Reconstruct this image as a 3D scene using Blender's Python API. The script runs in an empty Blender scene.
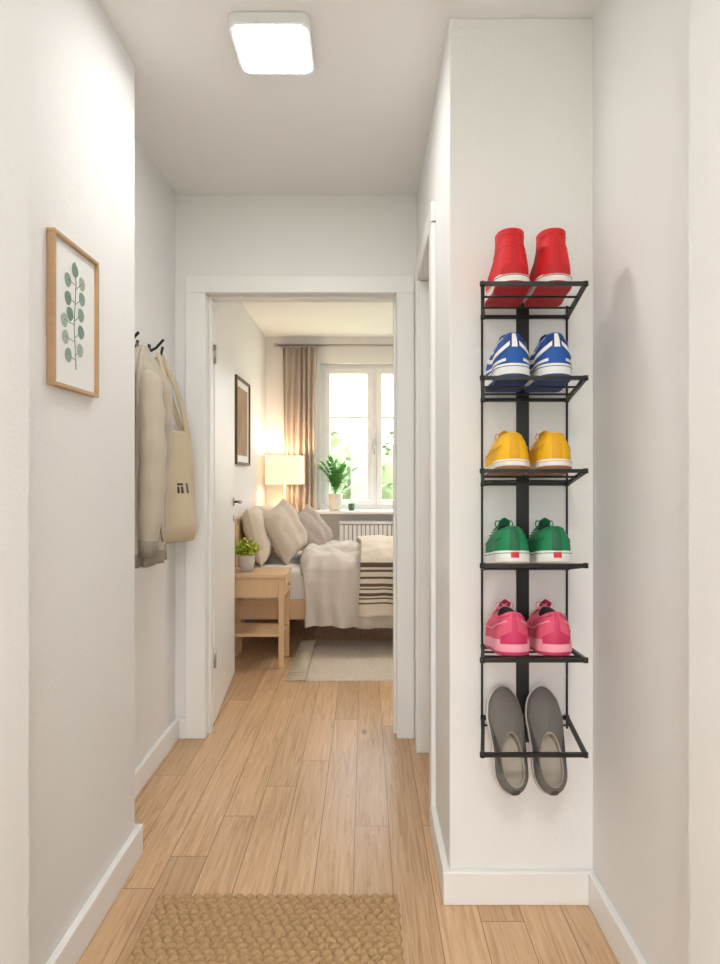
import bpy, bmesh, math, random
from mathutils import Vector, Matrix, noise
random.seed(7)
pi=math.pi
H=2.54; CH=1.22; F=640.0; VX=365; VY=477
scene=bpy.context.scene
try:
    scene.view_settings.view_transform='Standard'
    scene.view_settings.look='None'
except Exception as e: print(e)

# ---------------------------------------------------------------- materials
def lin(c):
    return tuple(((v/255)/12.92 if v/255<=0.04045 else ((v/255+0.055)/1.055)**2.4) for v in c)+(1,)
def mat(name,c,rough=0.5,var=0.0,vscale=8,bump=0.0,bscale=60,metal=0,emit=0,sheen=0,trans=0,stretch=None,spec=0.5):
    m=bpy.data.materials.new(name); m.use_nodes=True
    nt=m.node_tree; b=nt.nodes['Principled BSDF']
    b.inputs['Base Color'].default_value=lin(c); b.inputs['Roughness'].default_value=rough
    b.inputs['Metallic'].default_value=metal
    b.inputs['Specular IOR Level'].default_value=spec
    if sheen: b.inputs['Sheen Weight'].default_value=sheen
    if emit:
        b.inputs['Emission Color'].default_value=lin(c); b.inputs['Emission Strength'].default_value=emit
    tc=nt.nodes.new('ShaderNodeTexCoord'); mp=nt.nodes.new('ShaderNodeMapping')
    nt.links.new(tc.outputs['Object'],mp.inputs['Vector'])
    if stretch: mp.inputs['Scale'].default_value=stretch
    n=nt.nodes.new('ShaderNodeTexNoise'); n.inputs['Scale'].default_value=vscale; n.inputs['Detail'].default_value=5
    nt.links.new(mp.outputs[0],n.inputs['Vector'])
    r=nt.nodes.new('ShaderNodeMix'); r.data_type='RGBA'
    l=lin(c); v=max(var,0.01)
    r.inputs[6].default_value=tuple(max(0,x*(1-v)) for x in l[:3])+(1,)
    r.inputs[7].default_value=tuple(min(1,x*(1+v)) for x in l[:3])+(1,)
    nt.links.new(n.outputs['Fac'],r.inputs[0]); nt.links.new(r.outputs[2],b.inputs['Base Color'])
    if bump:
        n2=nt.nodes.new('ShaderNodeTexNoise'); n2.inputs['Scale'].default_value=bscale; n2.inputs['Detail'].default_value=4
        nt.links.new(mp.outputs[0],n2.inputs['Vector'])
        bp=nt.nodes.new('ShaderNodeBump'); bp.inputs['Strength'].default_value=bump; bp.inputs['Distance'].default_value=0.004
        nt.links.new(n2.outputs['Fac'],bp.inputs['Height']); nt.links.new(bp.outputs[0],b.inputs['Normal'])
    return m

def floor_mat():
    m=bpy.data.materials.new('oak_plank_floor'); m.use_nodes=True; nt=m.node_tree; N=nt.nodes; Lk=nt.links
    b=N['Principled BSDF']; b.inputs['Roughness'].default_value=0.34
    RH=0.118
    tc=N.new('ShaderNodeTexCoord'); mp=N.new('ShaderNodeMapping'); mp.inputs['Rotation'].default_value=(0,0,pi/2)
    mp.inputs['Location'].default_value=(0.75,0.035,0)
    Lk.new(tc.outputs['Object'],mp.inputs['Vector'])
    sp=N.new('ShaderNodeSeparateXYZ'); Lk.new(mp.outputs[0],sp.inputs[0])
    dv=N.new('ShaderNodeMath'); dv.operation='DIVIDE'; dv.inputs[1].default_value=RH; Lk.new(sp.outputs[1],dv.inputs[0])
    fl=N.new('ShaderNodeMath'); fl.operation='FLOOR'; Lk.new(dv.outputs[0],fl.inputs[0])
    wn=N.new('ShaderNodeTexWhiteNoise'); wn.noise_dimensions='1D'; Lk.new(fl.outputs[0],wn.inputs['W'])
    ma=N.new('ShaderNodeMath'); ma.operation='MULTIPLY_ADD'; ma.inputs[1].default_value=5.3; Lk.new(wn.outputs['Value'],ma.inputs[0]); Lk.new(sp.outputs[0],ma.inputs[2])
    cb=N.new('ShaderNodeCombineXYZ'); Lk.new(ma.outputs[0],cb.inputs[0]); Lk.new(sp.outputs[1],cb.inputs[1])
    br=N.new('ShaderNodeTexBrick'); br.inputs['Scale'].default_value=1; br.inputs['Brick Width'].default_value=1.6
    br.inputs['Row Height'].default_value=RH; br.inputs['Mortar Size'].default_value=0.0016; br.inputs['Mortar Smooth'].default_value=0.3
    br.offset=0.0; br.inputs['Color1'].default_value=(0,0,0,1); br.inputs['Color2'].default_value=(1,1,1,1); br.inputs['Mortar'].default_value=(0.5,0.5,0.5,1)
    Lk.new(cb.outputs[0],br.inputs['Vector'])
    add=N.new('ShaderNodeVectorMath'); add.operation='MULTIPLY_ADD'
    Lk.new(br.outputs['Color'],add.inputs[0]); add.inputs[1].default_value=(7,3,5); Lk.new(tc.outputs['Object'],add.inputs[2])
    m2=N.new('ShaderNodeMapping'); m2.inputs['Scale'].default_value=(30,1.3,1); Lk.new(add.outputs[0],m2.inputs['Vector'])
    n=N.new('ShaderNodeTexNoise'); n.inputs['Scale'].default_value=1.6; n.inputs['Detail'].default_value=10; n.inputs['Roughness'].default_value=0.74; n.inputs['Distortion'].default_value=1.6
    Lk.new(m2.outputs[0],n.inputs['Vector'])
    cr=N.new('ShaderNodeValToRGB'); e=cr.color_ramp.elements
    e[0].position=0.30; e[0].color=lin((172,130,92)); e[1].position=0.70; e[1].color=lin((229,199,163))
    k=cr.color_ramp.elements.new(0.47); k.color=lin((211,174,134))
    Lk.new(n.outputs['Fac'],cr.inputs[0])
    t=N.new('ShaderNodeMix'); t.data_type='RGBA'; t.blend_type='MULTIPLY'; t.inputs[0].default_value=1
    tr=N.new('ShaderNodeValToRGB'); te=tr.color_ramp.elements; te[0].color=(0.83,0.80,0.76,1); te[1].color=(1.05,1.04,1.03,1)
    Lk.new(br.outputs['Color'],tr.inputs[0]); Lk.new(cr.outputs[0],t.inputs[6]); Lk.new(tr.outputs[0],t.inputs[7])
    m3=N.new('ShaderNodeMapping'); m3.inputs['Scale'].default_value=(5,2.2,1); Lk.new(add.outputs[0],m3.inputs['Vector'])
    vo=N.new('ShaderNodeTexVoronoi'); vo.inputs['Scale'].default_value=1.0; Lk.new(m3.outputs[0],vo.inputs['Vector'])
    kr=N.new('ShaderNodeValToRGB'); ke=kr.color_ramp.elements; ke[0].position=0.025; ke[0].color=(0.30,0.20,0.13,1); ke[1].position=0.10; ke[1].color=(1,1,1,1)
    Lk.new(vo.outputs['Distance'],kr.inputs[0])
    t2=N.new('ShaderNodeMix'); t2.data_type='RGBA'; t2.blend_type='MULTIPLY'; t2.inputs[0].default_value=0.75
    Lk.new(t.outputs[2],t2.inputs[6]); Lk.new(kr.outputs[0],t2.inputs[7])
    t3=N.new('ShaderNodeMix'); t3.data_type='RGBA'; t3.inputs[7].default_value=lin((110,76,48))
    sm=N.new('ShaderNodeMath'); sm.operation='MULTIPLY'; sm.inputs[1].default_value=0.7; Lk.new(br.outputs['Fac'],sm.inputs[0])
    Lk.new(sm.outputs[0],t3.inputs[0]); Lk.new(t2.outputs[2],t3.inputs[6]); Lk.new(t3.outputs[2],b.inputs['Base Color'])
    bp=N.new('ShaderNodeBump'); bp.inputs['Strength'].default_value=0.12; bp.inputs['Distance'].default_value=0.002
    Lk.new(n.outputs['Fac'],bp.inputs['Height']); Lk.new(bp.outputs[0],b.inputs['Normal'])
    return m

def glass_mat():
    m=bpy.data.materials.new('window_glass'); m.use_nodes=True; nt=m.node_tree; N=nt.nodes
    N.remove(N['Principled BSDF']); o=N['Material Output']
    t=N.new('ShaderNodeBsdfTransparent'); g=N.new('ShaderNodeBsdfGlossy'); g.inputs['Roughness'].default_value=0.02
    x=N.new('ShaderNodeMixShader'); x.inputs[0].default_value=0.06
    nt.links.new(t.outputs[0],x.inputs[1]); nt.links.new(g.outputs[0],x.inputs[2]); nt.links.new(x.outputs[0],o.inputs[0]); return m

WALL=mat('wall_paint_white',(240,239,238),0.75,0.01,3,0.3,140,spec=0.25)
CEIL=mat('ceiling_paint',(248,248,248),0.85,0.01,3,0.05,100,spec=0.2)
TRIM=mat('trim_white_satin',(244,243,241),0.4,0.005)
DOORM=mat('door_white_satin',(243,243,241),0.38,0.005)
OAK=mat('light_oak',(190,155,116),0.5,0.14,6,0.1,30,stretch=(1,1,8))
OAKH=mat('light_birch',(220,184,142),0.5,0.1,8,0.1,30,stretch=(6,1,1))
BLACK=mat('black_powdercoat',(16,16,18),0.42)
STEEL=mat('brushed_steel',(175,172,168),0.3,metal=1)
PAPER=mat('print_paper',(238,238,236),0.8)
FLOOR=floor_mat(); GLASS=glass_mat()
LINEN=mat('linen_duvet',(214,205,194),0.9,0.05,20,0.35,220,sheen=0.3)
SHEET=mat('white_sheet',(238,234,228),0.9,0.02,20,0.2,150)
PIL1=mat('pillow_beige',(204,188,170),0.9,0.05,20,0.3,200,sheen=0.3)
PIL2=mat('pillow_greige',(170,156,145),0.9,0.06,20,0.3,200,sheen=0.3)
PIL3=mat('pillow_cream',(222,206,186),0.9,0.04,20,0.3,200,sheen=0.3)
THROW=mat('throw_cream',(220,208,190),0.95,0.06,40,0.5,260)
STRIPE=mat('throw_stripe',(100,84,72),0.95,0.1,40,0.5,260)
CURT=mat('curtain_taupe',(184,172,161),0.9,0.05,30,0.2,200)
COATM=mat('jacket_cotton',(192,181,164),0.9,0.07,20,0.4,180,sheen=0.2)
COATR=mat('jacket_rib',(150,141,127),0.95,0.08,60,0.5,300)
TOTEM=mat('tote_canvas',(212,197,168),0.92,0.06,40,0.4,300)
JUTE=mat('jute_fibre',(192,158,116),0.95,0.30,140,0.6,500)
RUGM=mat('rug_cream',(216,203,184),0.98,0.22,60,0.9,220)
FRINGE=mat('rug_fringe',(214,200,178),0.98,0.15,60)
GREENL=mat('plant_leaf',(104,176,78),0.45,0.3,20)
YGREEN=mat('plant_yellowgreen',(214,214,76),0.5,0.3,30)
POTW=mat('pot_white',(226,222,214),0.4)
POTG=mat('pot_stone',(205,200,192),0.7,0.08,40)

# ---------------------------------------------------------------- builder
class MB:
    def __init__(s,name): s.name=name; s.v=[]; s.f=[]; s.mi=[]; s.sm=[]; s.mats=[]
    def m(s,mt):
        if mt not in s.mats: s.mats.append(mt)
        return s.mats.index(mt)
    def add(s,vs,fs,mt,smooth=False,M=None):
        o=len(s.v); i=s.m(mt)
        for p in vs:
            p=Vector(p); s.v.append(M@p if M else p)
        for f in fs: s.f.append([o+k for k in f]); s.mi.append(i); s.sm.append(smooth)
    def box(s,x0,x1,y0,y1,z0,z1,mt,M=None):
        vs=[(x,y,z) for z in (z0,z1) for y in (y0,y1) for x in (x0,x1)]
        s.add(vs,[(0,2,3,1),(4,5,7,6),(0,1,5,4),(2,6,7,3),(0,4,6,2),(1,3,7,5)],mt,False,M)
    def tube(s,pts,r,mt,seg=8,closed=False,M=None,caps=True,flat=1.0):
        pts=[Vector(p) for p in pts]; n=len(pts); vs=[]; fs=[]
        up=None
        for i,p in enumerate(pts):
            a=pts[(i-1)%n] if (closed or i>0) else p
            c=pts[(i+1)%n] if (closed or i<n-1) else p
            t=(c-a).normalized()
            if up is None:
                up=Vector((0,0,1)) if abs(t.z)<0.9 else Vector((1,0,0))
            u=(up-t*up.dot(t)).normalized(); up=u; w=t.cross(u)
            rr=r[i] if isinstance(r,(list,tuple)) else r
            for k in range(seg):
                an=2*pi*k/seg+pi/seg; vs.append(p+u*math.cos(an)*rr*flat+w*math.sin(an)*rr)
        for i in range(n if closed else n-1):
            j=(i+1)%n
            for k in range(seg):
                l=(k+1)%seg; fs.append((i*seg+k,i*seg+l,j*seg+l,j*seg+k))
        if caps and not closed:
            fs.append(tuple(range(seg-1,-1,-1))); fs.append(tuple((n-1)*seg+k for k in range(seg)))
        s.add(vs,fs,mt,seg>4,M)
    def rev(s,prof,c,mt,seg=28,M=None):
        vs=[];fs=[]
        for r,z in prof:
            for k in range(seg):
                a=2*pi*k/seg; vs.append((c[0]+r*math.cos(a),c[1]+r*math.sin(a),c[2]+z))
        for i in range(len(prof)-1):
            for k in range(seg):
                l=(k+1)%seg; fs.append((i*seg+k,i*seg+l,(i+1)*seg+l,(i+1)*seg+k))
        s.add(vs,fs,mt,True,M)
    def grid(s,nu,nv,fn,mt,closeu=False,M=None,smooth=True,mfn=None):
        vs=[fn(i/(nu if closeu else nu-1),j/(nv-1)) for j in range(nv) for i in range(nu)]
        o=len(s.v)
        for p in vs:
            p=Vector(p); s.v.append(M@p if M else p)
        for j in range(nv-1):
            for i in range(nu if closeu else nu-1):
                l=(i+1)%nu
                s.f.append([o+j*nu+i,o+j*nu+l,o+(j+1)*nu+l,o+(j+1)*nu+i]); s.sm.append(smooth)
                s.mi.append(s.m(mfn(i/nu,j/nv) if mfn else mt))
    def build(s,bevel=0,solid=0,sub=0,parent=None,recalc=True,bseg=2):
        me=bpy.data.meshes.new(s.name); me.from_pydata([tuple(p) for p in s.v],[],s.f)
        for mt in s.mats: me.materials.append(mt)
        me.polygons.foreach_set('material_index',s.mi); me.polygons.foreach_set('use_smooth',s.sm)
        me.update()
        if recalc:
            bm=bmesh.new(); bm.from_mesh(me); bmesh.ops.recalc_face_normals(bm,faces=bm.faces); bm.to_mesh(me); bm.free()
        ob=bpy.data.objects.new(s.name,me); scene.collection.objects.link(ob)
        if solid:
            d=ob.modifiers.new('solid','SOLIDIFY'); d.thickness=solid; d.offset=0
        if bevel:
            d=ob.modifiers.new('bevel','BEVEL'); d.width=bevel; d.segments=bseg; d.limit_method='ANGLE'; d.angle_limit=math.radians(50)
        if sub:
            d=ob.modifiers.new('sub','SUBSURF'); d.levels=sub; d.render_levels=sub
        if parent: ob.parent=parent
        return ob
def empty(name):
    e=bpy.data.objects.new(name,None); scene.collection.objects.link(e); return e
def slab(name,x0,x1,y0,y1,z0,z1,mt,bevel=0,parent=None):
    b=MB(name); b.box(x0,x1,y0,y1,z0,z1,mt); return b.build(bevel=bevel,parent=parent)
def interp(c,x):
    if x<=c[0][0]: return c[0][1]
    for (a,b),(d,e) in zip(c,c[1:]):
        if x<=d: 
            return b+(e-b)*((x-a)/(d-a) if d>a else 0)
    return c[-1][1]

# ---------------------------------------------------------------- shell
YF=3.0; YB=3.14; YW=6.04
slab('floor',-1.3,2.9,-1.75,6.24,-0.1,0,FLOOR)
slab('ceiling',-1.3,2.9,-1.75,6.24,H,H+0.1,CEIL)
slab('wall_left',-1.2,-0.74,1.26,2.06,0,H,WALL,0.004)
slab('wall_left_entry',-1.2,-0.66,-1.6,1.26,0,H,WALL,0.004)
slab('wall_left_alcove',-1.2,-0.889,2.06,YF,0,H,WALL)
slab('wall_right',0.655,1.0,1.19,1.84,0,H,WALL)
slab('wall_right_entry',0.60,1.0,-1.6,1.19,0,H,WALL,0.004)
w=MB('wall_entry')
w.box(-1.2,-0.40,-1.75,-1.6,0,H,WALL); w.box(0.34,1.0,-1.75,-1.6,0,H,WALL); w.box(-0.40,0.34,-1.75,-1.6,2.05,H,WALL); w.build()
# glazed door added behind the camera to let in daylight as front fill
d=MB('added_glazed_door')
d.box(-0.45,-0.31,-1.597,-1.55,0.005,2.10,DOORM); d.box(0.25,0.39,-1.597,-1.55,0.005,2.10,DOORM); d.box(-0.31,0.25,-1.597,-1.55,1.98,2.10,DOORM); d.box(-0.31,0.25,-1.597,-1.55,0.005,0.24,DOORM)
d.box(-0.31,0.25,-1.576,-1.570,0.24,1.98,GLASS); d.tube([(0.32,-1.55,1.05),(0.32,-1.50,1.05),(0.22,-1.50,1.05)],0.009,STEEL); d.build()
c=MB('wall_column')
c.box(0.243,1.0,1.84,2.25,0,H,WALL); c.box(0.243,1.0,2.84,YF,0,H,WALL); c.box(0.243,1.0,2.25,2.84,2.1,H,WALL); c.box(0.40,1.0,2.25,2.84,0,2.1,WALL)
c.build(bevel=0.003)
w=MB('wall_far')
w.box(-1.2,-0.757,YF,YB,0,H,WALL); w.box(0.159,2.75,YF,YB,0,H,WALL); w.box(-0.757,0.159,YF,YB,2.092,H,WALL); w.build()
slab('wall_bedroom_left',-1.1,-0.934,YB,YW,0,H,WALL)
slab('wall_bedroom_right',2.6,2.75,YB,YW,0,H,WALL)
WX0,WX1,WZ0,WZ1=-0.425,0.605,0.91,2.295
w=MB('wall_bedroom_back')
w.box(-1.1,WX0,YW,6.24,0,H,WALL); w.box(WX1,2.75,YW,6.24,0,H,WALL); w.box(WX0,WX1,YW,6.24,0,WZ0-0.03,WALL); w.box(WX0,WX1,YW,6.24,WZ1,H,WALL); w.build()

# trim
t=MB('trim_1')
for y0,y1 in ((2.982,YF),(YB,YB+0.016)):
    t.box(-0.837,-0.745,y0,y1,0,2.08,TRIM); t.box(0.147,0.229,y0,y1,0,2.08,TRIM); t.box(-0.837,0.229,y0,y1,2.08,2.16,TRIM)
t.box(-0.757,-0.745,YF,YB,0,2.08,TRIM); t.box(0.147,0.159,YF,YB,0,2.08,TRIM); t.box(-0.757,0.159,YF,YB,2.08,2.092,TRIM)
t.box(-0.745,-0.733,YF+0.04,YF+0.09,0,2.08,TRIM); t.box(0.135,0.147,YF+0.04,YF+0.09,0,2.08,TRIM); t.box(-0.733,0.135,YF+0.04,YF+0.09,2.068,2.08,TRIM)
t.build(bevel=0.003)
t=MB('trim_2')
t.box(0.226,0.243,2.19,2.262,0,2.1,TRIM); t.box(0.226,0.243,2.828,2.90,0,2.1,TRIM); t.box(0.226,0.243,2.19,2.90,2.088,2.165,TRIM)
t.box(0.243,0.40,2.25,2.262,0,2.088,TRIM); t.box(0.243,0.40,2.828,2.84,0,2.088,TRIM); t.box(0.243,0.40,2.262,2.828,2.088,2.1,TRIM)
t.build(bevel=0.003)
d=MB('door_2'); d.box(0.345,0.385,2.264,2.826,0.006,2.086,DOORM); d.tube([(0.345,2.76,1.05),(0.30,2.76,1.05),(0.30,2.65,1.05)],0.009,STEEL); d.build(bevel=0.003)
BH=0.095; BT=0.02
def bb(name,*bx):
    b=MB(name)
    for q in bx: b.box(q[0],q[1],q[2],q[3],0,BH,TRIM)
    b.build(bevel=0.004)
bb('baseboard_left',(-0.74,-0.74+BT,1.26,2.06+BT),(-0.889,-0.74,2.06,2.06+BT))
bb('baseboard_left_alcove',(-0.889,-0.889+BT,2.06+BT,YF),(-0.889+BT,-0.837,YF-BT,YF))
bb('baseboard_left_entry',(-0.66,-0.66+BT,-1.6,1.26+BT),(-0.72,-0.66,1.26,1.26+BT))
bb('baseboard_right',(0.655-BT,0.655,1.19,1.84-BT))
bb('baseboard_right_entry',(0.60-BT,0.60,-1.6,1.19))
bb('baseboard_column',(0.243-BT,0.655,1.84-BT,1.84),(0.243-BT,0.243,1.84,2.19))
bb('baseboard_bedroom_left',(-0.934,-0.934+BT,YB+0.02,YW))
bb('baseboard_bedroom_back',(-0.914,2.6,YW-BT,YW))
bb('baseboard_bedroom_right',(2.6-BT,2.6,YB,YW-BT))

# door leaf (hinged, open into the bedroom)
M=Matrix.Translation((-0.742,3.162,0))@Matrix.Rotation(math.radians(4.6),4,'Z')
d=MB('door_1'); d.box(-0.04,0,0,0.80,0.008,2.06,DOORM,M); ob=d.build(bevel=0.003)
h=MB('handle')
for sx in (1,-1):
    x0=0 if sx>0 else -0.04
    h.tube([(x0,0.74,1.07),(x0+sx*0.006,0.74,1.07)],0.025,STEEL,16,M=M)
    h.tube([(x0,0.74,1.07),(x0+sx*0.045,0.74,1.07),(x0+sx*0.05,0.73,1.07),(x0+sx*0.05,0.62,1.07)],0.0085,STEEL,10,M=M)
h.tube([(0,0.74,0.97),(0.004,0.74,0.97)],0.022,STEEL,16,M=M)
h.build(parent=ob)
h=MB('hinges')
for z in (0.28,1.78):
    h.tube([(0.0,-0.008,z),(0.0,-0.008,z+0.09)],0.009,STEEL,10,M=M); h.box(-0.036,-0.001,-0.0035,-0.0002,z,z+0.09,STEEL,M)
h.build(parent=ob)

# window
e=empty('window_1')
f=MB('window_frame'); y0,y1=6.12,6.19
def rect(b,x0,x1,z0,z1,t,y0,y1,mt):
    b.box(x0,x1,y0,y1,z0,z0+t,mt); b.box(x0,x1,y0,y1,z1-t,z1,mt); b.box(x0,x0+t,y0,y1,z0+t,z1-t,mt); b.box(x1-t,x1,y0,y1,z0+t,z1-t,mt)
rect(f,WX0,WX1,WZ0,WZ1,0.045,y0,y1,TRIM)
mid=(WX0+WX1)/2
f.box(mid-0.03,mid+0.03,y0-0.005,y1,WZ0+0.045,WZ1-0.045,TRIM)
rect(f,WX0+0.04,mid-0.02,WZ0+0.04,WZ1-0.04,0.05,y0-0.02,y1-0.02,TRIM)
rect(f,mid+0.02,WX1-0.04,WZ0+0.04,WZ1-0.04,0.05,y0-0.02,y1-0.02,TRIM)
for x0,x1 in ((WX0+0.09,mid-0.07),(mid+0.07,WX1-0.09)):
    f.box(x0,x1,y0,y1-0.03,1.775,1.80,TRIM)
f.build(bevel=0.004,parent=e)
g=MB('glass_panes'); g.box(WX0+0.09,mid-0.07,6.155,6.159,WZ0+0.09,WZ1-0.09,GLASS); g.box(mid+0.07,WX1-0.09,6.155,6.159,WZ0+0.09,WZ1-0.09,GLASS); g.build(parent=e)
g=MB('window_handle'); g.box(mid-0.012,mid+0.012,6.088,6.10,1.50,1.58,STEEL); g.tube([(mid,6.09,1.54),(mid,6.06,1.54),(mid,6.058,1.43)],0.008,STEEL); g.build(parent=e)
slab('window_sill',WX0-0.03,WX1+0.03,5.84,6.12,WZ0-0.03,WZ0,TRIM,0.006,parent=e)

# radiator
r=MB('radiator'); rx0,rx1=-0.23,1.0
SLOT_SHADE=mat('radiator_slot_shade',(150,150,150),0.6)  # grey colour stands in for shade between the white ribs
r.box(rx0,rx1,5.93,5.945,0.16,0.78,SLOT_SHADE); r.box(rx0,rx1,6.0,6.012,0.16,0.80,TRIM)
for i in range(31):
    x=rx0+0.016+i*(rx1-rx0-0.032)/30
    r.box(x-0.0160,x+0.0160,5.905,5.932,0.18,0.775,TRIM)
    r.box(x-0.003,x+0.003,5.945,6.0,0.78,0.80,TRIM)
r.box(rx0,rx1,5.90,5.935,0.785,0.815,TRIM); r.box(rx0,rx1,6.0,6.012,0.79,0.815,TRIM)
r.box(rx0-0.004,rx0,5.90,6.012,0.16,0.815,TRIM); r.box(rx1,rx1+0.004,5.90,6.012,0.16,0.815,TRIM)
for x in (rx0+0.1,rx1-0.1): r.box(x,x+0.03,5.95,6.0,0,0.16,TRIM)
r.build()

# curtain + rod
e=empty('curtain')
def curt(name,xa,xb):
    b=MB(name)
    def fn(u,v):
        z=0.03+v*2.40
        x=xa+(xb-xa)*u+0.008*math.sin(9*u+4*v)
        y=5.975+0.028*math.sin(u*2*pi*6.0+0.5*math.sin(3*v))*(0.6+0.4*math.sin(u*5+2)**2)
        return (x,y,z)
    b.grid(140,24,fn,CURT); b.build(solid=0.004,parent=e)
curt('curtain_panel',-0.76,-0.45)
b=MB('curtain_rod'); b.tube([(-0.82,5.975,2.45),(1.3,5.975,2.45)],0.011,STEEL,12)
b.rev([(0.0,-0.02),(0.015,-0.015),(0.02,0),(0.015,0.015),(0,0.02)],(-0.83,5.975,2.45),STEEL,12)
for x in (-0.79,1.25): b.tube([(x,5.975,2.45),(x,6.038,2.45)],0.008,STEEL)
b.build(parent=e)
b=MB('curtain_rings')
for i in range(8):
    x=-0.755+i*0.043
    b.tube([(x,5.975+0.018*math.cos(a*pi/6),2.445+0.018*math.sin(a*pi/6)) for a in range(12)],0.0025,STEEL,6,closed=True)
b.build(parent=e)

# ---------------------------------------------------------------- ceiling lamps
LAMPM=mat('led_diffuser',(255,254,251),0.5,emit=44); LAMPB=mat('lamp_body',(225,225,225),0.4)
def led(name,cx,cy,w,m):
    e=empty(name)
    def sq(hw,r):
        o=[]
        for q in range(4):
            for k in range(7):
                a=q*pi/2+k*pi/12; sx=(1,-1,-1,1)[q]; sy=(1,1,-1,-1)[q]
                o.append((cx+sx*(hw-r)+r*math.cos(a),cy+sy*(hw-r)+r*math.sin(a)))
        return o
    b=MB('lamp_body'); rings=[(w-0.008,H),(w,H-0.004),(w,H-0.030),(w-0.003,H-0.034),(w-0.012,H-0.034)]
    vs=[];n=28
    for hw,z in rings:
        for x,y in sq(hw,0.028): vs.append((x,y,z))
    fs=[(i*n+k,i*n+(k+1)%n,(i+1)*n+(k+1)%n,(i+1)*n+k) for i in range(4) for k in range(n)]
    b.add(vs,fs,LAMPB); b.build(parent=e)
    b=MB('diffuser'); vs=[]
    rr=[(w-0.011,H-0.033),(w-0.013,H-0.036),(w-0.02,H-0.038)]
    for hw,z in rr:
        for x,y in sq(hw,0.024): vs.append((x,y,z))
    fs=[(i*n+k,i*n+(k+1)%n,(i+1)*n+(k+1)%n,(i+1)*n+k) for i in range(2) for k in range(n)]+[tuple(2*n+k for k in range(n))]
    b.add(vs,fs,m); b.build(parent=e)
led('added_fill_lamp',-0.275,1.93,0.118,LAMPM)
FILL_ENTRY=mat('added_fill_entry',(255,254,252),0.5,emit=40)  # added panel behind the camera, fill light for the hall
led('added_fill_lamp',-0.03,-0.55,0.25,FILL_ENTRY)
FILL_BEDROOM=mat('unseen_fill_bedroom',(255,250,244),0.5,emit=50)  # unseen ceiling panel, there to brighten the bedroom
led('added_fill_lamp',1.3,4.6,0.22,FILL_BEDROOM)

# ---------------------------------------------------------------- art on hall wall
def art(name,wx,y0,y1,z0,z1,fr,fw,dp):
    e=empty(name); b=MB('frame')
    b.box(wx,wx+dp,y0,y1,z0,z0+fw,fr); b.box(wx,wx+dp,y0,y1,z1-fw,z1,fr); b.box(wx,wx+dp,y0,y0+fw,z0+fw,z1-fw,fr); b.box(wx,wx+dp,y1-fw,y1,z0+fw,z1-fw,fr)
    b.build(bevel=0.0015,parent=e)
    b=MB('print'); b.box(wx+0.001,wx+dp*0.5,y0+fw,y1-fw,z0+fw,z1-fw,PAPER); b.build(parent=e); return e
e=art('framed_botanical_print',-0.74,1.485,1.735,1.435,1.80,OAK,0.009,0.02)
LG=[mat('leaf_sage_%d'%i,c,0.8,0.25,60) for i,c in enumerate([(142,162,148),(166,181,168),(122,146,134)])]
b=MB('eucalyptus_leaves'); xs=-0.74+0.0105
def onart(px,py):
    d=F*0.7295/(VX-px); return (d,CH+(VY-py)*d/F)
leaves=[(68,279,10),(82,284,20),(68,297,-10),(82,299,15),(64,319,-30),(70,313,5),(81,315,20),(65,336,-35),(81,332,25),(68,354,-30),(80,350,20),(75,270,35)]
for i,(px,py,an) in enumerate(leaves):
    y,z=onart(px,py); a=math.radians(an); vs=[]
    for k in range(20):
        t=2*pi*k/20; u=0.0158*math.cos(t)*1.15; v=0.0175*math.sin(t)*(1-0.15*math.sin(t))
        vs.append((xs+0.00006*i,y+u*math.cos(a)+v*math.sin(a),z-u*math.sin(a)+v*math.cos(a)))
    b.add(vs,[tuple(range(20))],LG[i%3])
    ys,zs_=onart(75,py+6)
    b.tube([(xs,y,z),(xs,ys,zs_)],0.0009,LG[2],6)
st=[onart(px,py) for px,py in ((75,262),(76,285),(75,305),(74,325),(75,345),(76,370))]
for (ya,za),(yb,zb) in zip(st,st[1:]): b.tube([(xs,ya,za),(xs,yb,zb)],0.0012,LG[2],6)
b.build(parent=e,recalc=False)

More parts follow.
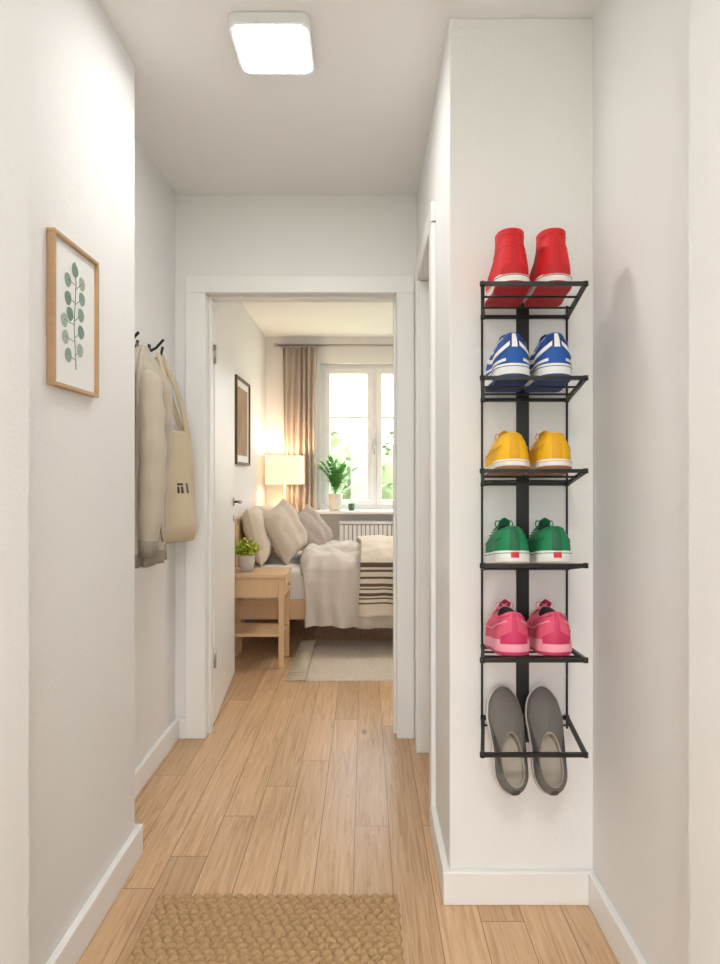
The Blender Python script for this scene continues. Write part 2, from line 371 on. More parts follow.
# ---------------------------------------------------------------- hooks, jacket, tote
def hook(y,z):
    b=MB('wall_hook'); wx=-0.889
    b.box(wx,wx+0.006,y-0.012,y+0.012,z-0.05,z+0.03,BLACK)
    b.tube([(wx,y,z-0.03),(wx+0.03,y,z-0.03),(wx+0.05,y,z-0.015),(wx+0.058,y,z+0.02)],0.0055,BLACK)
    b.tube([(wx,y,z+0.0),(wx+0.03,y,z+0.015),(wx+0.062,y,z+0.05)],0.0055,BLACK)
    b.build(bevel=0.001)
hook(2.34,1.70); hook(2.63,1.735)
def jacket():
    e=empty('hanging_jacket'); cy,cx=2.37,-0.815
    A=[(0,0.135),(0.06,0.13),(0.35,0.13),(0.7,0.125),(0.86,0.12),(0.93,0.08),(1.0,0.03)]
    B=[(0,0.055),(0.06,0.052),(0.35,0.054),(0.7,0.054),(0.88,0.050),(0.95,0.034),(1.0,0.018)]
    b=MB('body')
    def fn(u,v):
        th=2*pi*u; a=interp(A,v); c=interp(B,v)
        k=1+0.13*math.sin(7*th+2*v)*(1-v*0.6)+0.07*math.sin(13*th-3*v)
        if v<0.06: k*=0.97
        return (cx+c*k*math.cos(th)-0.010*v,cy+a*k*math.sin(th),0.90+0.80*v)
    b.grid(96,50,fn,COATM,closeu=True,mfn=lambda i,j: COATR if j<0.05 else COATM)
    b.build(solid=0.004,parent=e)
    b=MB('sleeves')
    for s,x0,z0 in ((1,-0.795,0.90),(-1,-0.765,0.94)):
        pts=[];rr=[]
        for i in range(24):
            t=i/23; pts.append((x0+0.012*math.sin(5*t+s)-(0.03 if i==0 else 0),cy+s*(0.075+0.025*math.sin(2.5*t)),1.60+(z0-1.60)*t))
            rr.append(interp([(0,0.02),(0.08,0.046),(0.5,0.046),(0.85,0.042),(0.9,0.033),(1,0.034)],t)*(1+0.08*math.sin(34*t)))
        b.tube(pts,rr,COATM,16,flat=1.0)
        b.tube([pts[-3],pts[-1]],[0.0365,0.0365],COATR,16)
    b.build(parent=e)
    b=MB('hood')
    def fn(u,v):
        th=2*pi*u; k=math.sin(pi*min(1,v*0.93+0.07))**0.6
        return (cx+0.010+0.05*k*math.cos(th),cy+0.085*k*math.sin(th)*(1+0.1*math.sin(4*th)),1.48+0.19*v+0.012*math.sin(3*th))
    b.grid(40,16,fn,COATM,closeu=True); b.build(parent=e)
    b=MB('zip_and_loop'); b.tube([(cx+0.066+0.004*math.sin(i),cy-0.01+0.006*math.sin(i*2),1.5-0.04*i) for i in range(14)],0.003,COATR,6)
    b.tube([(-0.82,cy-0.03,1.66),(-0.835,cy-0.035,1.715),(-0.835,cy-0.025,1.715),(-0.82,cy,1.66)],0.003,COATR,6)
    b.build(parent=e)
jacket()
def tote():
    e=empty('canvas_tote_bag')
    M=Matrix.Translation((-0.802,2.70,0))@Matrix.Rotation(math.radians(-16),4,'Z')
    b=MB('bag')
    def fn(u,v):
        th=2*pi*u; w=0.138-0.02*v+0.008*math.sin(5*v); d=0.040*(1-v)**0.5*(min(1,v*7)**0.5)+0.010
        c=math.cos(th); s=math.sin(th)
        k=1+0.12*math.sin(5*th+3*v)
        return (d*k*abs(c)**0.8*(1 if c>0 else -1)+0.012*math.sin(3*s+6*v)*(1-v),w*abs(s)**0.7*(1 if s>0 else -1),0.945+0.47*v+0.02*s*s*v)
    b.grid(72,40,fn,TOTEM,closeu=True,M=M)
    b.build(solid=0.003,parent=e)
    vs=MB('bag_bottom'); vs.add([Vector(fn(k/36,0.0)) for k in range(36)],[tuple(range(36))],TOTEM,M=M)
    vs.build(parent=e)
    b=MB('straps')
    for s,xo in ((1,0.014),(-1,-0.012)):
        for ys in (-0.07,0.07):
            pts=[M@Vector((xo,ys,1.34)),M@Vector((xo,ys*0.95,1.43))]
            hk=Vector((-0.842,2.63+ (0.006 if ys>0 else -0.006),1.728))
            p0=pts[-1]
            for i in range(1,9):
                t=i/8; q=p0.lerp(hk,t); q+=Vector((0.012*math.sin(pi*t)*s,0.01*math.sin(pi*t)*(1 if ys>0 else -1),0)); pts.append(q)
            vs=[];w=0.013
            for p in pts: vs+= [p+Vector((-0.007,-w,0)),p+Vector((0.007,w,0))]
            b.add(vs,[(2*i,2*i+1,2*i+3,2*i+2) for i in range(len(pts)-1)],TOTEM,True)
    b.build(solid=0.004,parent=e)
    b=MB('printed_emblem')
    def q(u0,u1,v0,v1):
        def g(a,c):
            p=Vector(fn(u0+(u1-u0)*a,v0+(v1-v0)*c)); p.x+=0.003; return p
        b.grid(8,6,g,BLACK,M=M)
    q(0.955,0.970,0.44,0.50); q(0.980,0.995,0.44,0.50); q(0.955,0.995,0.51,0.53); q(1.005,1.02,0.44,0.53)
    b.build(parent=e,recalc=False)
tote()

# ---------------------------------------------------------------- shoes
def make_shoe(name,Mx,L,low,zs,Hh,Hf,dip,clen,mats,style):
    up,mid,out,lin_,acc=mats[:5]
    b=MB(name)
    HW=[(0,0.045),(0.15,0.0475),(0.4,0.0435),(0.7,0.0505),(0.88,0.046),(1,0.037)]
    def hw(t): return interp(HW,t)*max(0,(1-abs(2*t-1)**5))**0.5
    def spring(t): return 0.014*max(0,(t-0.72)/0.28)**2
    def outl(v,k):
        a=2*pi*v; t=(1-math.cos(a))/2; s=1 if math.sin(a)>=0 else -1
        return (s*hw(t)*k+0.003*math.sin(pi*t), L/2+(L*t-L/2)*(1-(1-k)*0.35),t)
    n=72
    rings=[(0.93,0.0,out),(1.0,0.003,out),(1.0,0.009,out),(1.015,0.0105,mid),(1.02,0.6*zs,mid),(1.0,zs,mid),(0.9,zs+0.001,mid)]
    rows=[]
    for k,z,mt in rings:
        o=[]
        for i in range(n):
            x,y,t=outl(i/n,k)
            zz=z if z<0.011 else z*(1+ (0.25*(1-t)**2 if style=='run' else 0.0))
            o.append((x,y,zz+spring(t)))
        rows.append(o)
    for r in range(len(rows)-1):
        b.add(rows[r]+rows[r+1],[(i,(i+1)%n,n+(i+1)%n,n+i) for i in range(n)],rings[r][2] if r!=2 else mid,True)
    b.add(rows[0],[(i,i+1,n-i-1,(n-i)%n) for i in range(0,n//2)],out)
    if low:
        PT=[(0,0,0),(0.25,0.03,0.30),(0.4,0.12,0.50),(0.6,0.35,0.68),(0.8,0.68,0.86),(0.92,0.88,0.96),(1,1,1)]
        PS=[(0,0,0),(0.3,0.02,0.30),(0.55,0.18,0.58),(0.75,0.5,0.80),(0.9,0.85,0.93),(1,1,1)]
    else:
        PT=[(0,0,0),(0.15,0.03,0.16),(0.28,0.12,0.27),(0.45,0.36,0.38),(0.62,0.70,0.52),(0.78,0.90,0.70),(0.9,0.97,0.86),(1,1,1)]
        PS=[(0,0,0),(0.2,0.03,0.2),(0.4,0.25,0.4),(0.6,0.65,0.6),(0.75,0.95,0.75),(0.9,0.95,0.9),(1,0.80,1)]
    def cz(tc): return Hh*(1-tc)+Hf*tc-dip*math.sin(pi*tc)
    hc=0.0345 if low else 0.037
    def pos(v,s):
        x0,y0,t=outl(v,0.965); z0=zs-0.003+spring(t)
        a=2*pi*v; xc=hc*math.sin(a)*(1.05-0.2*t); yc=0.008+clen*L*t; zc=cz(t)
        w=min(1,max(0,(t-0.25)/0.5)); w=w*w*(3-2*w)
        hf=interp([(p[0],p[1]) for p in PS],s)*(1-w)+interp([(p[0],p[1]) for p in PT],s)*w
        zf=interp([(p[0],p[2]) for p in PS],s)*(1-w)+interp([(p[0],p[2]) for p in PT],s)*w
        y=y0+(yc-y0)*hf
        if t<0.2: y-=0.004*math.sin(pi*s)*(1-t/0.2)
        return Vector((x0+(xc-x0)*hf,y,z0+(zc-z0)*zf))
    b.grid(n,22,lambda u,v: pos(u,v),up,closeu=True)
    col=[pos(i/n,1) for i in range(n)]; cen=sum(col,Vector())/n
    def inw(p,d,dz):
        q=p-cen; q.z=0; l=q.length; return Vector((p.x-q.x/l*d,p.y-q.y/l*d,p.z+dz))
    rr=[col,[inw(p,0.001,0.0025) for p in col],[inw(p,0.004,0.003) for p in col],[inw(p,0.007,0.0) for p in col]]
    bot=[]
    for i in range(n):
        p=inw(col[i],0.003,0); bot.append(Vector((p.x,p.y,zs+0.006)))
    rr.append(bot)
    for r in range(4):
        b.add(rr[r]+rr[r+1],[(i,(i+1)%n,n+(i+1)%n,n+i) for i in range(n)],up if r<2 else lin_,True)
    b.add(bot,[(i,i+1,n-i-1,(n-i)%n) for i in range(0,n//2)],lin_)
    def off(v,s,d):
        p=pos(v,s); e_=0.004
        du=pos(v+e_,s)-pos(v-e_,s); dv=pos(v,min(1,s+0.02))-pos(v,max(0,s-0.02))
        nn=du.cross(dv)
        if nn.length<1e-12: return p
        nn.normalize()
        if nn.dot(p-Vector((0,p.y,zs)))<0 and abs(p.x)>0.01: nn=-nn
        return p+nn*d
    def patch(fn,mt,d=0.0014,nu=14,nv=8):
        b.grid(nu,nv,lambda a,c: off(*fn(a,c),d),mt)
    def strip(pts,w,mt,d=0.0016):
        def fn(a,c):
            k=a*(len(pts)-1); i=min(int(k),len(pts)-2); f=k-i
            v=pts[i][0]+(pts[i+1][0]-pts[i][0])*f; s=pts[i][1]+(pts[i+1][1]-pts[i][1])*f
            return v,s+(c-0.5)*w
        patch(fn,mt,d,24,4)
    if style!='slip':
        def tf(a,c):
            v=0.5+(a-0.5)*0.13; s=0.5+0.5*c; p=off(v,s,0.003)
            k=max(0,c-0.6)/0.4; return Vector((p.x*(1+0.15*k),p.y-0.004*k,p.z+0.02*k*(1-0.4*abs(a-0.5)*2)))
        b.grid(12,12,tf,acc if style in('run','retro') else up)
        ls=mats[5] if len(mats)>5 else mid
        for k in range(5):
            s=0.56+0.09*k
            pts=[off(0.5+q,s+0.02*math.sin(k),0.006) for q in (-0.09,-0.06,-0.03,0,0.03,0.06,0.09)]
            b.tube(pts,0.0024,ls,6,flat=0.6)
        for sx in (-1,1):
            p=off(0.5,0.92,0.008); pts=[p+Vector((sx*0.024*math.sin(q*pi/6),-0.004-0.006*math.sin(q*pi/6),0.012*math.sin(q*pi/3)*0.8)) for q in range(7)]
            b.tube(pts,0.0018,ls,6)
    if style=='high':
        patch(lambda a,c:((a-0.5)*0.05,0.03+0.95*c),acc,0.0022)
        patch(lambda a,c:((a-0.5)*0.16,0.0+0.28*c*(1-abs(a-0.5))),acc,0.003)
        strip([(-0.17,0.86),(-0.08,0.88),(0.0,0.88),(0.08,0.88),(0.17,0.86)],0.03,acc)
        strip([(-0.25,0.60),(-0.12,0.62),(0.0,0.60),(0.12,0.62),(0.25,0.60)],0.03,acc)
        for s in (-1,1): strip([(s*0.36,0.2),(s*0.28,0.26),(s*0.18,0.5),(s*0.1,0.6)],0.05,acc)
    if style=='retro':
        patch(lambda a,c:((a-0.5)*0.15,0.55+0.38*c),acc,0.002)
        patch(lambda a,c:((a-0.5)*0.035,0.50+0.45*c),mats[5],0.003)
        for s in (-1,1):
            strip([(s*0.03,0.62),(s*0.07,0.50),(s*0.12,0.40),(s*0.19,0.36),(s*0.27,0.46),(s*0.34,0.62)],0.14,mats[5],0.0024)
            strip([(s*0.05,0.16),(s*0.12,0.12),(s*0.22,0.14),(s*0.34,0.20)],0.09,mats[5],0.0024)
            strip([(s*0.10,0.90),(s*0.15,0.74),(s*0.20,0.66),(s*0.28,0.74)],0.09,mats[5],0.0024)
    if style=='skate':
        patch(lambda a,c:((a-0.5)*0.06,0.05+0.93*c),acc,0.0022)
        for s in (-1,1):
            strip([(s*0.08,0.55),(s*0.15,0.45),(s*0.22,0.60),(s*0.30,0.40),(s*0.38,0.30)],0.07,acc,0.002)
        strip([(-0.2,0.93),(-0.1,0.93),(0,0.93),(0.1,0.93),(0.2,0.93)],0.035,acc,0.002)
    if style=='run':
        patch(lambda a,c:((a-0.5)*0.17,0.0+0.45*c*(1-abs(a-0.5)*0.9)),acc,0.003)
        patch(lambda a,c:((a-0.5)*0.035,0.4+0.58*c),acc,0.003)
        for s in (-1,1):
            strip([(s*0.10,0.75),(s*0.15,0.4),(s*0.21,0.10)],0.10,acc,0.0022)
            strip([(s*0.2,0.85),(s*0.25,0.5),(s*0.30,0.10)],0.10,acc,0.0022)
            strip([(s*0.05,0.70),(s*0.12,0.62),(s*0.25,0.45),(s*0.38,0.35)],0.05,mats[5],0.0028)
            strip([(s*0.03,0.88),(s*0.10,0.84),(s*0.18,0.86)],0.05,acc,0.0028)
    if style=='slip':
        for s in (-1,1): patch(lambda a,c:(s*(0.2+0.11*a),0.62+0.38*c),acc,0.0016)
        patch(lambda a,c:((a-0.5)*0.05,0.05+0.9*c),acc,0.0018)
    if style=='skate' and len(mats)>6:
        def hl(a,c):
            v=(a-0.5)*0.045; x,y,t=outl(v%1.0,1.03); return Vector((x,y-0.0014,0.012+0.014*c))
        b.grid(8,3,hl,mats[6])
    if style in('skate','high','retro'):
        pts=[]
        for i in range(n):
            x,y,t=outl(i/n,1.022); pts.append((x,y,zs*0.8+spring(t)))
        b.tube(pts,0.0009,acc if style!='high' else out,5,closed=True)
    return b
RED=mat('red_canvas',(214,20,30),0.6,0.06,60,0.3,500); RED2=mat('red_panel',(190,14,24),0.6,0.06,60,0.3,500); WHT=mat('shoe_white_rubber',(236,235,232),0.5); REDR=mat('red_rubber',(190,20,30),0.5)
BLU=mat('blue_suede',(24,82,162),0.65,0.1,60,0.2,500); BLK=mat('lining_dark',(45,45,50),0.9); NAV=mat('navy_panel',(18,52,124),0.6)
YEL=mat('yellow_canvas',(240,184,20),0.65,0.05,60,0.3,500); YEL2=mat('yellow_stripe',(220,160,14),0.6); GUM=mat('gum_rubber',(150,98,58),0.5); CRM=mat('cream_lining',(230,215,180),0.9)
GRN=mat('green_suede',(18,128,80),0.65,0.1,60,0.2,500); GRN2=mat('green_stripe',(12,96,60),0.6); LBL=mat('red_heel_label',(200,40,40),0.5)
PNK=mat('pink_mesh',(230,92,122),0.7,0.14,120,0.5,600); MAG=mat('magenta_overlay',(198,46,92),0.5); PNL=mat('pale_pink',(240,160,178),0.5)
GRY=mat('grey_knit',(118,114,108),0.9,0.2,160,0.6,600); GRY2=mat('grey_gore',(80,78,76),0.9,0.1,100); TAN=mat('tan_insole',(176,166,152),0.8); OFFW=mat('offwhite_sole',(214,208,200),0.6)
YFR=1.59; YBK=1.828
SH=[(1.677,1.70),(1.44,1.466),(1.20,1.235),(0.96,1.0),(0.735,0.765),(0.533,0.53)]
cfg=[
 ('red_high_top_sneaker',dict(low=False,zs=0.030,Hh=0.148,Hf=0.158,dip=0.002,clen=0.46,mats=(RED,WHT,REDR,BLK,RED2,RED),style='high')),
 ('blue_sneaker',dict(low=True,zs=0.036,Hh=0.116,Hf=0.122,dip=0.018,clen=0.46,mats=(BLU,WHT,NAV,BLK,NAV,WHT),style='retro')),
 ('yellow_sneaker',dict(low=True,zs=0.026,Hh=0.094,Hf=0.100,dip=0.012,clen=0.48,mats=(YEL,WHT,GUM,CRM,YEL2,YEL),style='skate')),
 ('green_sneaker',dict(low=True,zs=0.030,Hh=0.090,Hf=0.102,dip=0.014,clen=0.48,mats=(GRN,WHT,WHT,BLK,GRN2,GRN,LBL),style='skate')),
 ('pink_running_shoe',dict(low=True,zs=0.032,Hh=0.106,Hf=0.112,dip=0.018,clen=0.46,mats=(PNK,PNL,MAG,BLK,MAG,PNL),style='run')),
]
for k,(nm,kw) in enumerate(cfg):
    zb,zf=SH[k]; pitch=math.atan2(zb-zf,YBK-YFR)
    for i,(x,rz) in enumerate(((0.377,0),(0.484,-1))):
        Mx=Matrix.Translation((x,YFR+0.016,zf+0.0055))@Matrix.Rotation(math.radians(rz),4,'Z')@Matrix.Rotation(pitch,4,'X')
        b=make_shoe(nm,Mx,L=0.212,**kw); o=b.build(); o.matrix_world=Mx
for i,(x,rz) in enumerate(((0.388,2),(0.490,-2))):
    Mx=Matrix.Translation((x,1.69,0.380))@Matrix.Rotation(math.radians(rz),4,'Z')@Matrix.Rotation(math.radians(60),4,'X')
    b=make_shoe('grey_slip_on_shoe',Mx,L=0.275,low=True,zs=0.02,Hh=0.062,Hf=0.068,dip=0.012,clen=0.52,mats=(GRY,OFFW,OFFW,TAN,GRY2),style='slip'); o=b.build(); o.matrix_world=Mx

# rack
e=empty('wall_shoe_rack')
b=MB('rack_backbone'); b.box(0.434,0.470,1.832,1.84,0.46,1.72,BLACK)
for x in (0.335,0.578): b.tube([(x,1.832,0.50),(x,1.832,1.71)],0.0032,BLACK,8)
b.build(bevel=0.001,parent=e)
b=MB('rack_shelves')
for zb,zf in SH:
    xl0,xr0=0.337,0.577; xl1,xr1=0.292,0.548
    yb=YBK
    def bar(p,q,h=0.0055):
        p=Vector(p);q=Vector(q); b.tube([p,q],h*1.25,BLACK,4,caps=True)
    P=[(xl1,YFR,zf),(xr1,YFR,zf),(xr0,yb,zb),(xl0,yb,zb)]
    for i in range(4): bar(P[i],P[(i+1)%4])
    for q in P: b.rev([(0,-0.007),(0.007,-0.006),(0.007,0.006),(0,0.007)],q,BLACK,10)
    for t in ((0.33,0.66) if zb>0.6 else (0.80,)):
        yy=YFR+(yb-YFR)*t; zz=zf+(zb-zf)*t-0.003
        b.tube([(xl1+(xl0-xl1)*t,yy,zz),(xr1+(xr0-xr1)*t,yy,zz)],0.003,BLACK,8)
b.build(parent=e)

# ---------------------------------------------------------------- jute rug: rows of twisted cord
b=MB('jute_doormat')
rx0,rx1,ry0,ry1=-0.597,0.096,1.0,1.85
nx,ny=320,400
def fn(u,v):
    x=rx0+(rx1-rx0)*u; y=ry0+(ry1-ry0)*v
    y2=y+0.005*noise.noise(Vector((x*6,y*6,1)))
    row=y2/0.0215; r=math.floor(row); fr=row-r
    sg=1 if int(r)%2 else -1
    ph=(x/0.030+sg*0.45*(fr-0.5)+0.37*r+0.25*noise.noise(Vector((x*9,r*1.7,0))))
    a=abs(math.sin(pi*fr)); c=abs(math.sin(pi*ph))
    z=0.002+0.021*(a**0.5)*(0.30+0.70*c**0.5)+0.0025*noise.noise(Vector((x*170,y*170,3)))
    ed=min(u,1-u)*(rx1-rx0); ed2=min(v,1-v)*(ry1-ry0)
    k=min(1,min(ed,ed2)/0.008); z=z*(0.15+0.85*k**0.5)
    if u in(0,1): x+=0.003*math.sin(row*pi)
    return (x,y,max(z,0.001))
b.grid(nx,ny,fn,JUTE); b.build(recalc=False)

# ---------------------------------------------------------------- bedroom rug
b=MB('woven_rug'); rx0,rx1,ry0,ry1=-0.36,1.02,3.82,4.75
def fn(u,v):
    x=rx0+(rx1-rx0)*u; y=ry0+(ry1-ry0)*v; k=1 if 0<u<1 and 0<v<1 else 0
    return (x,y,0.002+k*(0.012+0.004*math.sin(y*2*pi/0.04)*math.sin(x*2*pi/0.03)+0.004*noise.noise(Vector((x*50,y*50,0)))))
b.grid(160,160,fn,RUGM)
for i in range(26):
    y=ry0+0.012+(ry1-ry0-0.024)*i/25
    for q in (-0.004,0.004):
        b.tube([(rx0,y+q,0.008),(rx0-0.045,y+q*1.5+random.uniform(-.006,.006),0.009),(rx0-0.115,y+q*2+random.uniform(-.012,.012),0.006)],[0.0055,0.005,0.0035],FRINGE,5)
b.build(recalc=False)

# ---------------------------------------------------------------- bed
BY0,BY1=4.44,5.56; BX0,BX1=-0.92,1.12
e=empty('double_bed')
b=MB('bed_frame')
b.box(BX0,BX0+0.035,BY0-0.02,BY1+0.02,0.2,0.93,OAKH); b.box(BX0+0.035,BX1,BY0,BY0+0.03,0.23,0.37,OAKH); b.box(BX0+0.035,BX1,BY1-0.03,BY1,0.23,0.37,OAKH)
b.box(BX1-0.03,BX1,BY0,BY1,0.23,0.40,OAKH); b.box(BX0+0.035,BX1-0.03,BY0+0.03,BY1-0.03,0.25,0.30,OAKH)
for x in (BX0,BX1-0.06):
    for y in (BY0,BY1-0.06): b.box(x,x+0.06,y,y+0.06,0,0.23,OAKH)
b.build(bevel=0.006,parent=e)
b=MB('mattress'); b.box(BX0+0.04,BX1-0.03,BY0+0.01,BY1-0.01,0.30,0.585,SHEET); b.build(bevel=0.05,bseg=5,parent=e)
def prof(v,off=0.0,zlow=0.19):
    L=[(BY0-0.055-off,zlow),(BY0-0.05-off,0.50),(BY0-0.03-off,0.60+off),(BY0+0.05,0.655+off),(BY0+0.35,0.675+off),(BY1-0.3,0.675+off),(BY1-0.05,0.65+off),(BY1+0.03+off,0.58),(BY1+0.04+off,0.25)]
    T=[0,0.2,0.27,0.33,0.45,0.70,0.80,0.87,1]
    return interp(list(zip(T,[p[0] for p in L])),v),interp(list(zip(T,[p[1] for p in L])),v)
def wrk(x,y,z,v):
    n=noise.noise(Vector((x*4,y*4,z*3))); n2=noise.noise(Vector((x*11,y*9,z*9+5))); n3=1-abs(noise.noise(Vector((x*6+y*3,y*5-x*2,z*2+9))))*2
    return n,n2,n3
def duv(u,v):
    y,z=prof(v); x=-0.44+(BX1+0.05+0.44)*u
    x+=0.035*math.sin(v*7+1)*(1-u)
    n,n2,n3=wrk(x,y,z,v)
    if v<0.27: y-=(0.026*math.sin(x*23+1.5*math.sin(x*7)+z*3)+0.014*math.sin(x*47+z*9))*(1-v/0.27)+0.018*n2+0.022*n3; z+=0.03*n*(1-v/0.27)
    elif v>0.85: y+=0.01*math.sin(x*19)
    else: z+=0.026*n+0.020*n2+0.026*n3-0.010
    k=min(1,u/0.03)**0.5
    if v<=0.85 and v>=0.27: z-= (1-k)*0.05
    return (x,y,z)
b=MB('duvet'); b.grid(170,130,duv,LINEN); b.build(solid=0.02,parent=e)
def thr(u,v):
    v2=v*0.9+0.04; y,z=prof(v2,0.044,0.22); x=-0.05+0.66*u+0.02*math.sin(5*v)
    n,n2,n3=wrk(x,y,z,v)
    if v2<0.27: y-=(0.022*math.sin(x*23+1.5*math.sin(x*7)+z*3)+0.008*math.sin(x*47+z*9))*(1-v2/0.27)+0.010*n2+0.012
    elif v2<0.85: z+=0.026*n+0.014*n2+0.008
    return (x,y,z)
b=MB('throw_blanket')
def tm(i,j):
    q=j*100
    return STRIPE if any(abs(q-c)<w for c,w in ((6.5,0.5),(9,0.5),(11.5,0.9),(14,0.5),(16.5,0.9),(19,0.5),(21.5,0.5),(24,0.9))) else THROW
b.grid(60,120,thr,THROW,mfn=tm)
b.build(solid=0.008,parent=e)
b=MB('throw_fringe')
for i in range(60):
    p=Vector(thr(i/59,0)); b.tube([p,p+Vector((random.uniform(-.006,.006),-0.004,-0.04)),p+Vector((random.uniform(-.01,.01),-0.002,-0.085))],[0.003,0.003,0.002],THROW,5)
b.build(parent=e)
def pillow(name,c,w,h,t,rz,tilt,mt,roll=0):
    b=MB(name)
    M=Matrix.Translation(c)@Matrix.Rotation(math.radians(rz),4,'Z')@Matrix.Rotation(math.radians(-tilt),4,'Y')@Matrix.Rotation(math.radians(roll),4,'X')
    for s in (1,-1):
        def fn(u,v):
            a=2*u-1; c_=2*v-1
            th=t/2*max(0,(1-a**4)*(1-c_**4))**0.55
            k=1-0.10*(abs(c_)**3)*(1-a*a)
            k2=1-0.10*(abs(a)**3)*(1-c_*c_)
            wr=0.022*noise.noise(Vector((a*2.5,c_*2.5,s*3+c[1])))*(1-a**4)*(1-c_**4)
            return (s*(th+wr),a*w/2*k2,c_*h/2*k)
        b.grid(28,28,fn,mt,M=M)
    b.build(parent=e)
pillow('pillow_1',(-0.79,4.72,0.80),0.52,0.42,0.16,4,14,PIL3)
pillow('pillow_2',(-0.80,5.26,0.80),0.52,0.42,0.16,-3,14,PIL3)
pillow('pillow_3',(-0.60,4.80,0.82),0.44,0.42,0.17,-26,26,PIL1,16)
pillow('pillow_4',(-0.62,5.28,0.82),0.46,0.42,0.17,10,22,PIL1,-5)
pillow('pillow_5',(-0.43,5.06,0.80),0.42,0.36,0.15,-30,34,PIL2,20)

# ---------------------------------------------------------------- nightstands
def nightstand(name,x0,x1,y0,y1,top):
    b=MB(name); L=0.034
    b.box(x0,x1,y0,y1,top-0.022,top,OAKH)
    for x in (x0+0.012,x1-0.012-L):
        for y in (y0+0.012,y1-0.012-L): b.box(x,x+L,y,y+L,0,top-0.022,OAKH)
    b.box(x0+0.02,x1-0.02,y0+0.02,y1-0.02,top-0.15,top-0.022,OAKH)
    b.box(x0+0.02,x1-0.02,y0+0.02,y1-0.02,0.20,0.222,OAKH)
    b.box(x1-0.019,x1-0.006,y0+0.055,y1-0.055,top-0.14,top-0.032,OAKH)
    b.tube([(x1-0.006,(y0+y1)/2,top-0.085),(x1+0.012,(y0+y1)/2,top-0.085)],[0.006,0.011],OAK,12)
    b.build(bevel=0.003)
nightstand('nightstand',-0.91,-0.505,4.06,4.40,0.60)
nightstand('nightstand',-0.91,-0.53,5.62,5.90,0.60)

# table lamp
SHADE=bpy.data.materials.new('lampshade_linen'); SHADE.use_nodes=True; nt=SHADE.node_tree; bs=nt.nodes['Principled BSDF']
bs.inputs['Base Color'].default_value=lin((250,236,214)); bs.inputs['Roughness'].default_value=0.9
bs.inputs['Emission Color'].default_value=lin((255,222,176)); bs.inputs['Emission Strength'].default_value=0.7
e=empty('table_lamp'); lx,ly=-0.72,5.745
b=MB('lamp_shade'); b.rev([(0.176,1.155),(0.174,1.41)],(lx,ly,0),SHADE,40); b.rev([(0.172,1.41),(0.174,1.155)],(lx,ly,0),SHADE,40)
b.build(parent=e,recalc=False)
b=MB('lamp_base'); b.rev([(0,0.60),(0.075,0.602),(0.08,0.615),(0.03,0.63),(0.045,0.68),(0.075,0.76),(0.08,0.84),(0.05,0.93),(0.018,0.98),(0.012,1.0),(0.010,1.22),(0.0,1.22)],(lx,ly,0),POTW,28)
for a in range(3):
    an=a*2*pi/3; b.tube([(lx,ly,1.20),(lx+0.172*math.cos(an),ly+0.172*math.sin(an),1.39)],0.0025,STEEL,6)
b.build(parent=e)
b=MB('bulb'); BULB=mat('bulb_warm',(255,215,160),0.5,emit=6); b.rev([(0,1.22),(0.02,1.225),(0.03,1.26),(0.02,1.29),(0,1.30)],(lx,ly,0),BULB,16); b.build(parent=e)
ld=bpy.data.lights.new('bulb_light','POINT'); ld.energy=9; ld.color=(1,0.74,0.50); ld.shadow_soft_size=0.045
lo=bpy.data.objects.new('bulb_light',ld); lo.location=(lx,ly,1.345); scene.collection.objects.link(lo); lo.parent=e

# bedroom art
ARTM=mat('abstract_art',(168,140,112),0.8,0.35,5); DKW=mat('walnut_frame',(96,72,54),0.5,0.1)
e=art('framed_wall_art',-0.934,4.55,5.08,1.31,1.95,DKW,0.02,0.025)
b=MB('art_image'); b.box(-0.934+0.0126,-0.934+0.0136,4.62,5.01,1.38,1.88,ARTM); b.build(parent=e)

# ---------------------------------------------------------------- plants
def leaf(b,p,d,upv,L,W,mt,bend=0.2):
    d=d.normalized(); s=d.cross(upv)
    if s.length<1e-3: s=Vector((1,0,0))
    s.normalize(); n=s.cross(d); vs=[]
    prof_=[(0,0.05),(0.25,0.8),(0.5,1),(0.75,0.7),(1,0.03)]
    for t,w in prof_:
        c=p+d*L*t-n*bend*L*t*t*(1 if n.z>0 else -1)
        vs+= [c-s*W*w/2+n*W*0.12*w, c, c+s*W*w/2+n*W*0.12*w]
    fs=[]
    for i in range(4): fs+=[(3*i,3*i+1,3*i+4,3*i+3),(3*i+1,3*i+2,3*i+5,3*i+4)]
    b.add(vs,fs,mt,True)
e=empty('potted_yellow_green_plant'); px,py=-0.775,4.20
b=MB('pot'); b.rev([(0,0.60),(0.04,0.60),(0.050,0.66),(0.053,0.705),(0.053,0.715),(0.046,0.715),(0.044,0.70),(0,0.70)],(px,py,0),POTG,28); b.build(parent=e)
b=MB('foliage')
for i in range(80):
    a=random.uniform(0,2*pi); r=random.uniform(0,0.035); th=random.uniform(0,1.3); l=random.uniform(0.06,0.12)
    p0=Vector((px+r*math.cos(a),py+r*math.sin(a),0.70)); d=Vector((math.sin(th)*math.cos(a),math.sin(th)*math.sin(a),math.cos(th)*1.0))
    p1=p0+d*l; b.tube([p0,p0.lerp(p1,0.5)+Vector((0,0,0.006)),p1],0.0014,GREENL,5)
    for k in range(8):
        q=p0.lerp(p1,0.3+0.7*k/7); dd=Vector((random.uniform(-1,1),random.uniform(-1,1),random.uniform(-.1,1)))
        leaf(b,q,dd,Vector((0,0,1)),random.uniform(0.018,0.032),0.019,YGREEN if random.random()<0.9 else GREENL)
b.build(parent=e,recalc=False)
e=empty('potted_house_plant'); px,py=-0.275,5.95
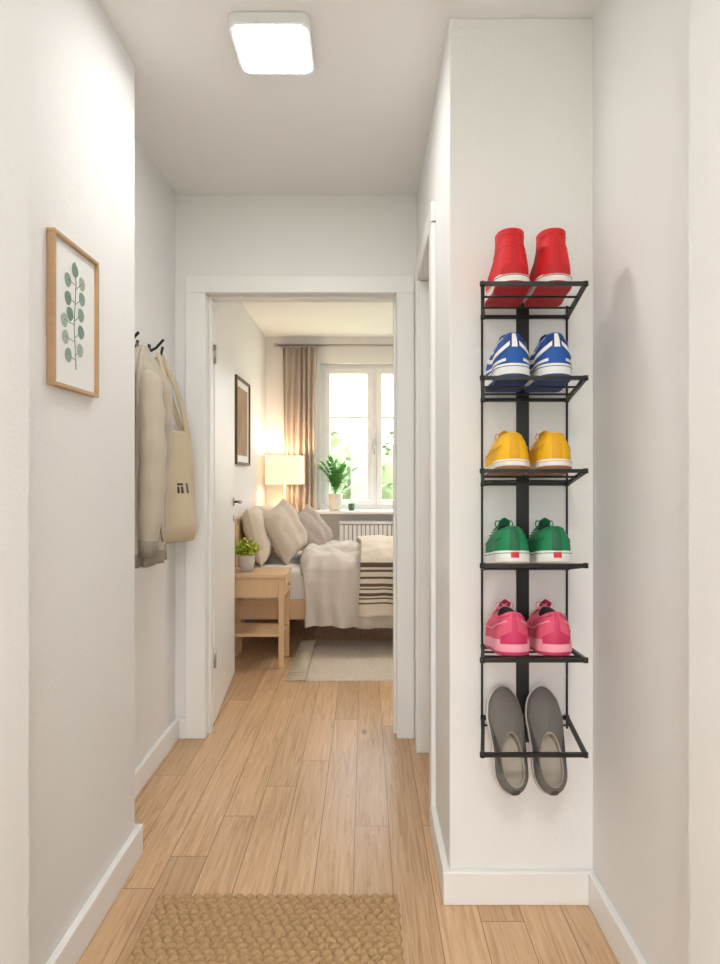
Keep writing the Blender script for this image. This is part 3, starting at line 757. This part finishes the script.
b=MB('pot'); b.rev([(0,0.91),(0.052,0.91),(0.06,0.94),(0.068,1.055),(0.070,1.065),(0.062,1.065),(0.060,1.045),(0,1.045)],(px,py,0),POTW,28); b.build(parent=e)
b=MB('fronds')
for i in range(24):
    a=2*pi*i/24*2.4+random.uniform(-.2,.2); sp=random.uniform(0.05,0.19); hh=random.uniform(0.16,0.33)
    if math.sin(a)>0: sp*=0.35
    pts=[]
    for k in range(8):
        t=k/7; pts.append(Vector((px+math.cos(a)*sp*t**1.4,py+math.sin(a)*sp*0.8*t**1.4,1.04+hh*(1.25*t-0.3*t*t))))
    b.tube(pts,0.0022,GREENL,5)
    for k in range(2,8):
        dr=(pts[k]-pts[k-1]).normalized()
        for s in (-1,1):
            sd=dr.cross(Vector((0,0,1))); sd=sd.normalized() if sd.length>0.05 else Vector((1,0,0))
            leaf(b,pts[k],dr*0.7+sd*s*0.8,Vector((0,0,1)),random.uniform(0.055,0.085),0.028,GREENL,0.25)
    leaf(b,pts[-1],(pts[-1]-pts[-2]),Vector((0,0.3,1)),0.08,0.03,GREENL,0.25)
b.build(parent=e,recalc=False)
VOT=mat('green_glass_votive',(70,120,80),0.2); b=MB('candle_votive'); b.rev([(0,0.91),(0.026,0.91),(0.030,0.93),(0.030,0.975),(0.026,0.975),(0.024,0.93),(0,0.928)],(-0.125,5.93,0),VOT,24); b.build()

# ---------------------------------------------------------------- outside
GRASS=mat('grass',(150,165,120),0.9,0.2,3); TREEM=mat('tree_foliage',(128,142,104),0.8,0.45,2.0); BARK=mat('bark',(90,70,52),0.9,0.2,8)
slab('garden_ground',-30,30,-30,60,-0.5,-0.3,GRASS)
for (tx,ty,r,hz) in ((-1.9,14,1.5,1.5),(0.9,17,1.6,0.9),(-0.5,20,1.8,0.6),(-5.0,17,2.6,3.0),(5,16,2.5,3.0)):
    b=MB('garden_tree')
    b.tube([(tx,ty,-0.3),(tx+0.05,ty,hz*0.5),(tx,ty,hz)],[0.18,0.14,0.08],BARK,10)
    bm=bmesh.new(); bmesh.ops.create_icosphere(bm,subdivisions=4,radius=1)
    vs=[];
    for v in bm.verts:
        k=0.9+0.25*noise.noise(v.co*2.2+Vector((tx,ty,0)))+0.15*noise.noise(v.co*6+Vector((tx,0,0)))
        vs.append((tx+v.co.x*r*k,ty+v.co.y*r*k,hz+v.co.z*r*0.85*k))
    b.add(vs,[[v.index for v in f.verts] for f in bm.faces],TREEM,True); bm.free()
    for i in range(500):
        d=Vector((random.gauss(0,1),random.gauss(0,1),random.gauss(0,1))).normalized(); p=Vector((tx,ty,hz))+Vector((d.x*r,d.y*r,d.z*r*.85))*random.uniform(0.85,1.15)
        leaf(b,p,Vector((random.uniform(-1,1),random.uniform(-1,1),random.uniform(-1,1))),Vector((0,0,1)),0.22,0.14,TREEM)
    b.build(recalc=False)

w=bpy.data.worlds.new('daylight'); scene.world=w; w.use_nodes=True; nt=w.node_tree; bg=nt.nodes['Background']
tc=nt.nodes.new('ShaderNodeTexCoord'); sx=nt.nodes.new('ShaderNodeSeparateXYZ'); cr=nt.nodes.new('ShaderNodeValToRGB')
nt.links.new(tc.outputs['Generated'],sx.inputs[0]); nt.links.new(sx.outputs['Z'],cr.inputs[0]); nt.links.new(cr.outputs[0],bg.inputs[0])
cr.color_ramp.elements[0].color=(1,0.99,0.97,1); cr.color_ramp.elements[1].color=(0.80,0.89,1,1); bg.inputs[1].default_value=9.0
def portal(name,cx,cy,cz,sx_,sz_,rx):
    pl=bpy.data.lights.new(name,'AREA'); pl.shape='RECTANGLE'; pl.size=sx_; pl.size_y=sz_
    pl.cycles.is_portal=True
    po=bpy.data.objects.new(name,pl); po.location=(cx,cy,cz); po.rotation_euler=(math.radians(rx),0,0); scene.collection.objects.link(po)
portal('window_portal',(WX0+WX1)/2,6.3,(WZ0+WZ1)/2,WX1-WX0,WZ1-WZ0,-90)
portal('added_door_portal',-0.03,-1.8,1.025,0.74,2.05,90)  # guides sky light through the added glazed door

# ---------------------------------------------------------------- camera
cd=bpy.data.cameras.new('camera'); cam=bpy.data.objects.new('camera',cd); scene.collection.objects.link(cam)
cd.sensor_fit='AUTO'; cd.sensor_width=36; cd.lens=F/964*36; cam.location=(0,0,CH); cam.rotation_euler=(pi/2,0,0)
cd.shift_x=-(VX-360)/964; cd.shift_y=-(482-VY)/964; cd.clip_start=0.02
scene.camera=cam
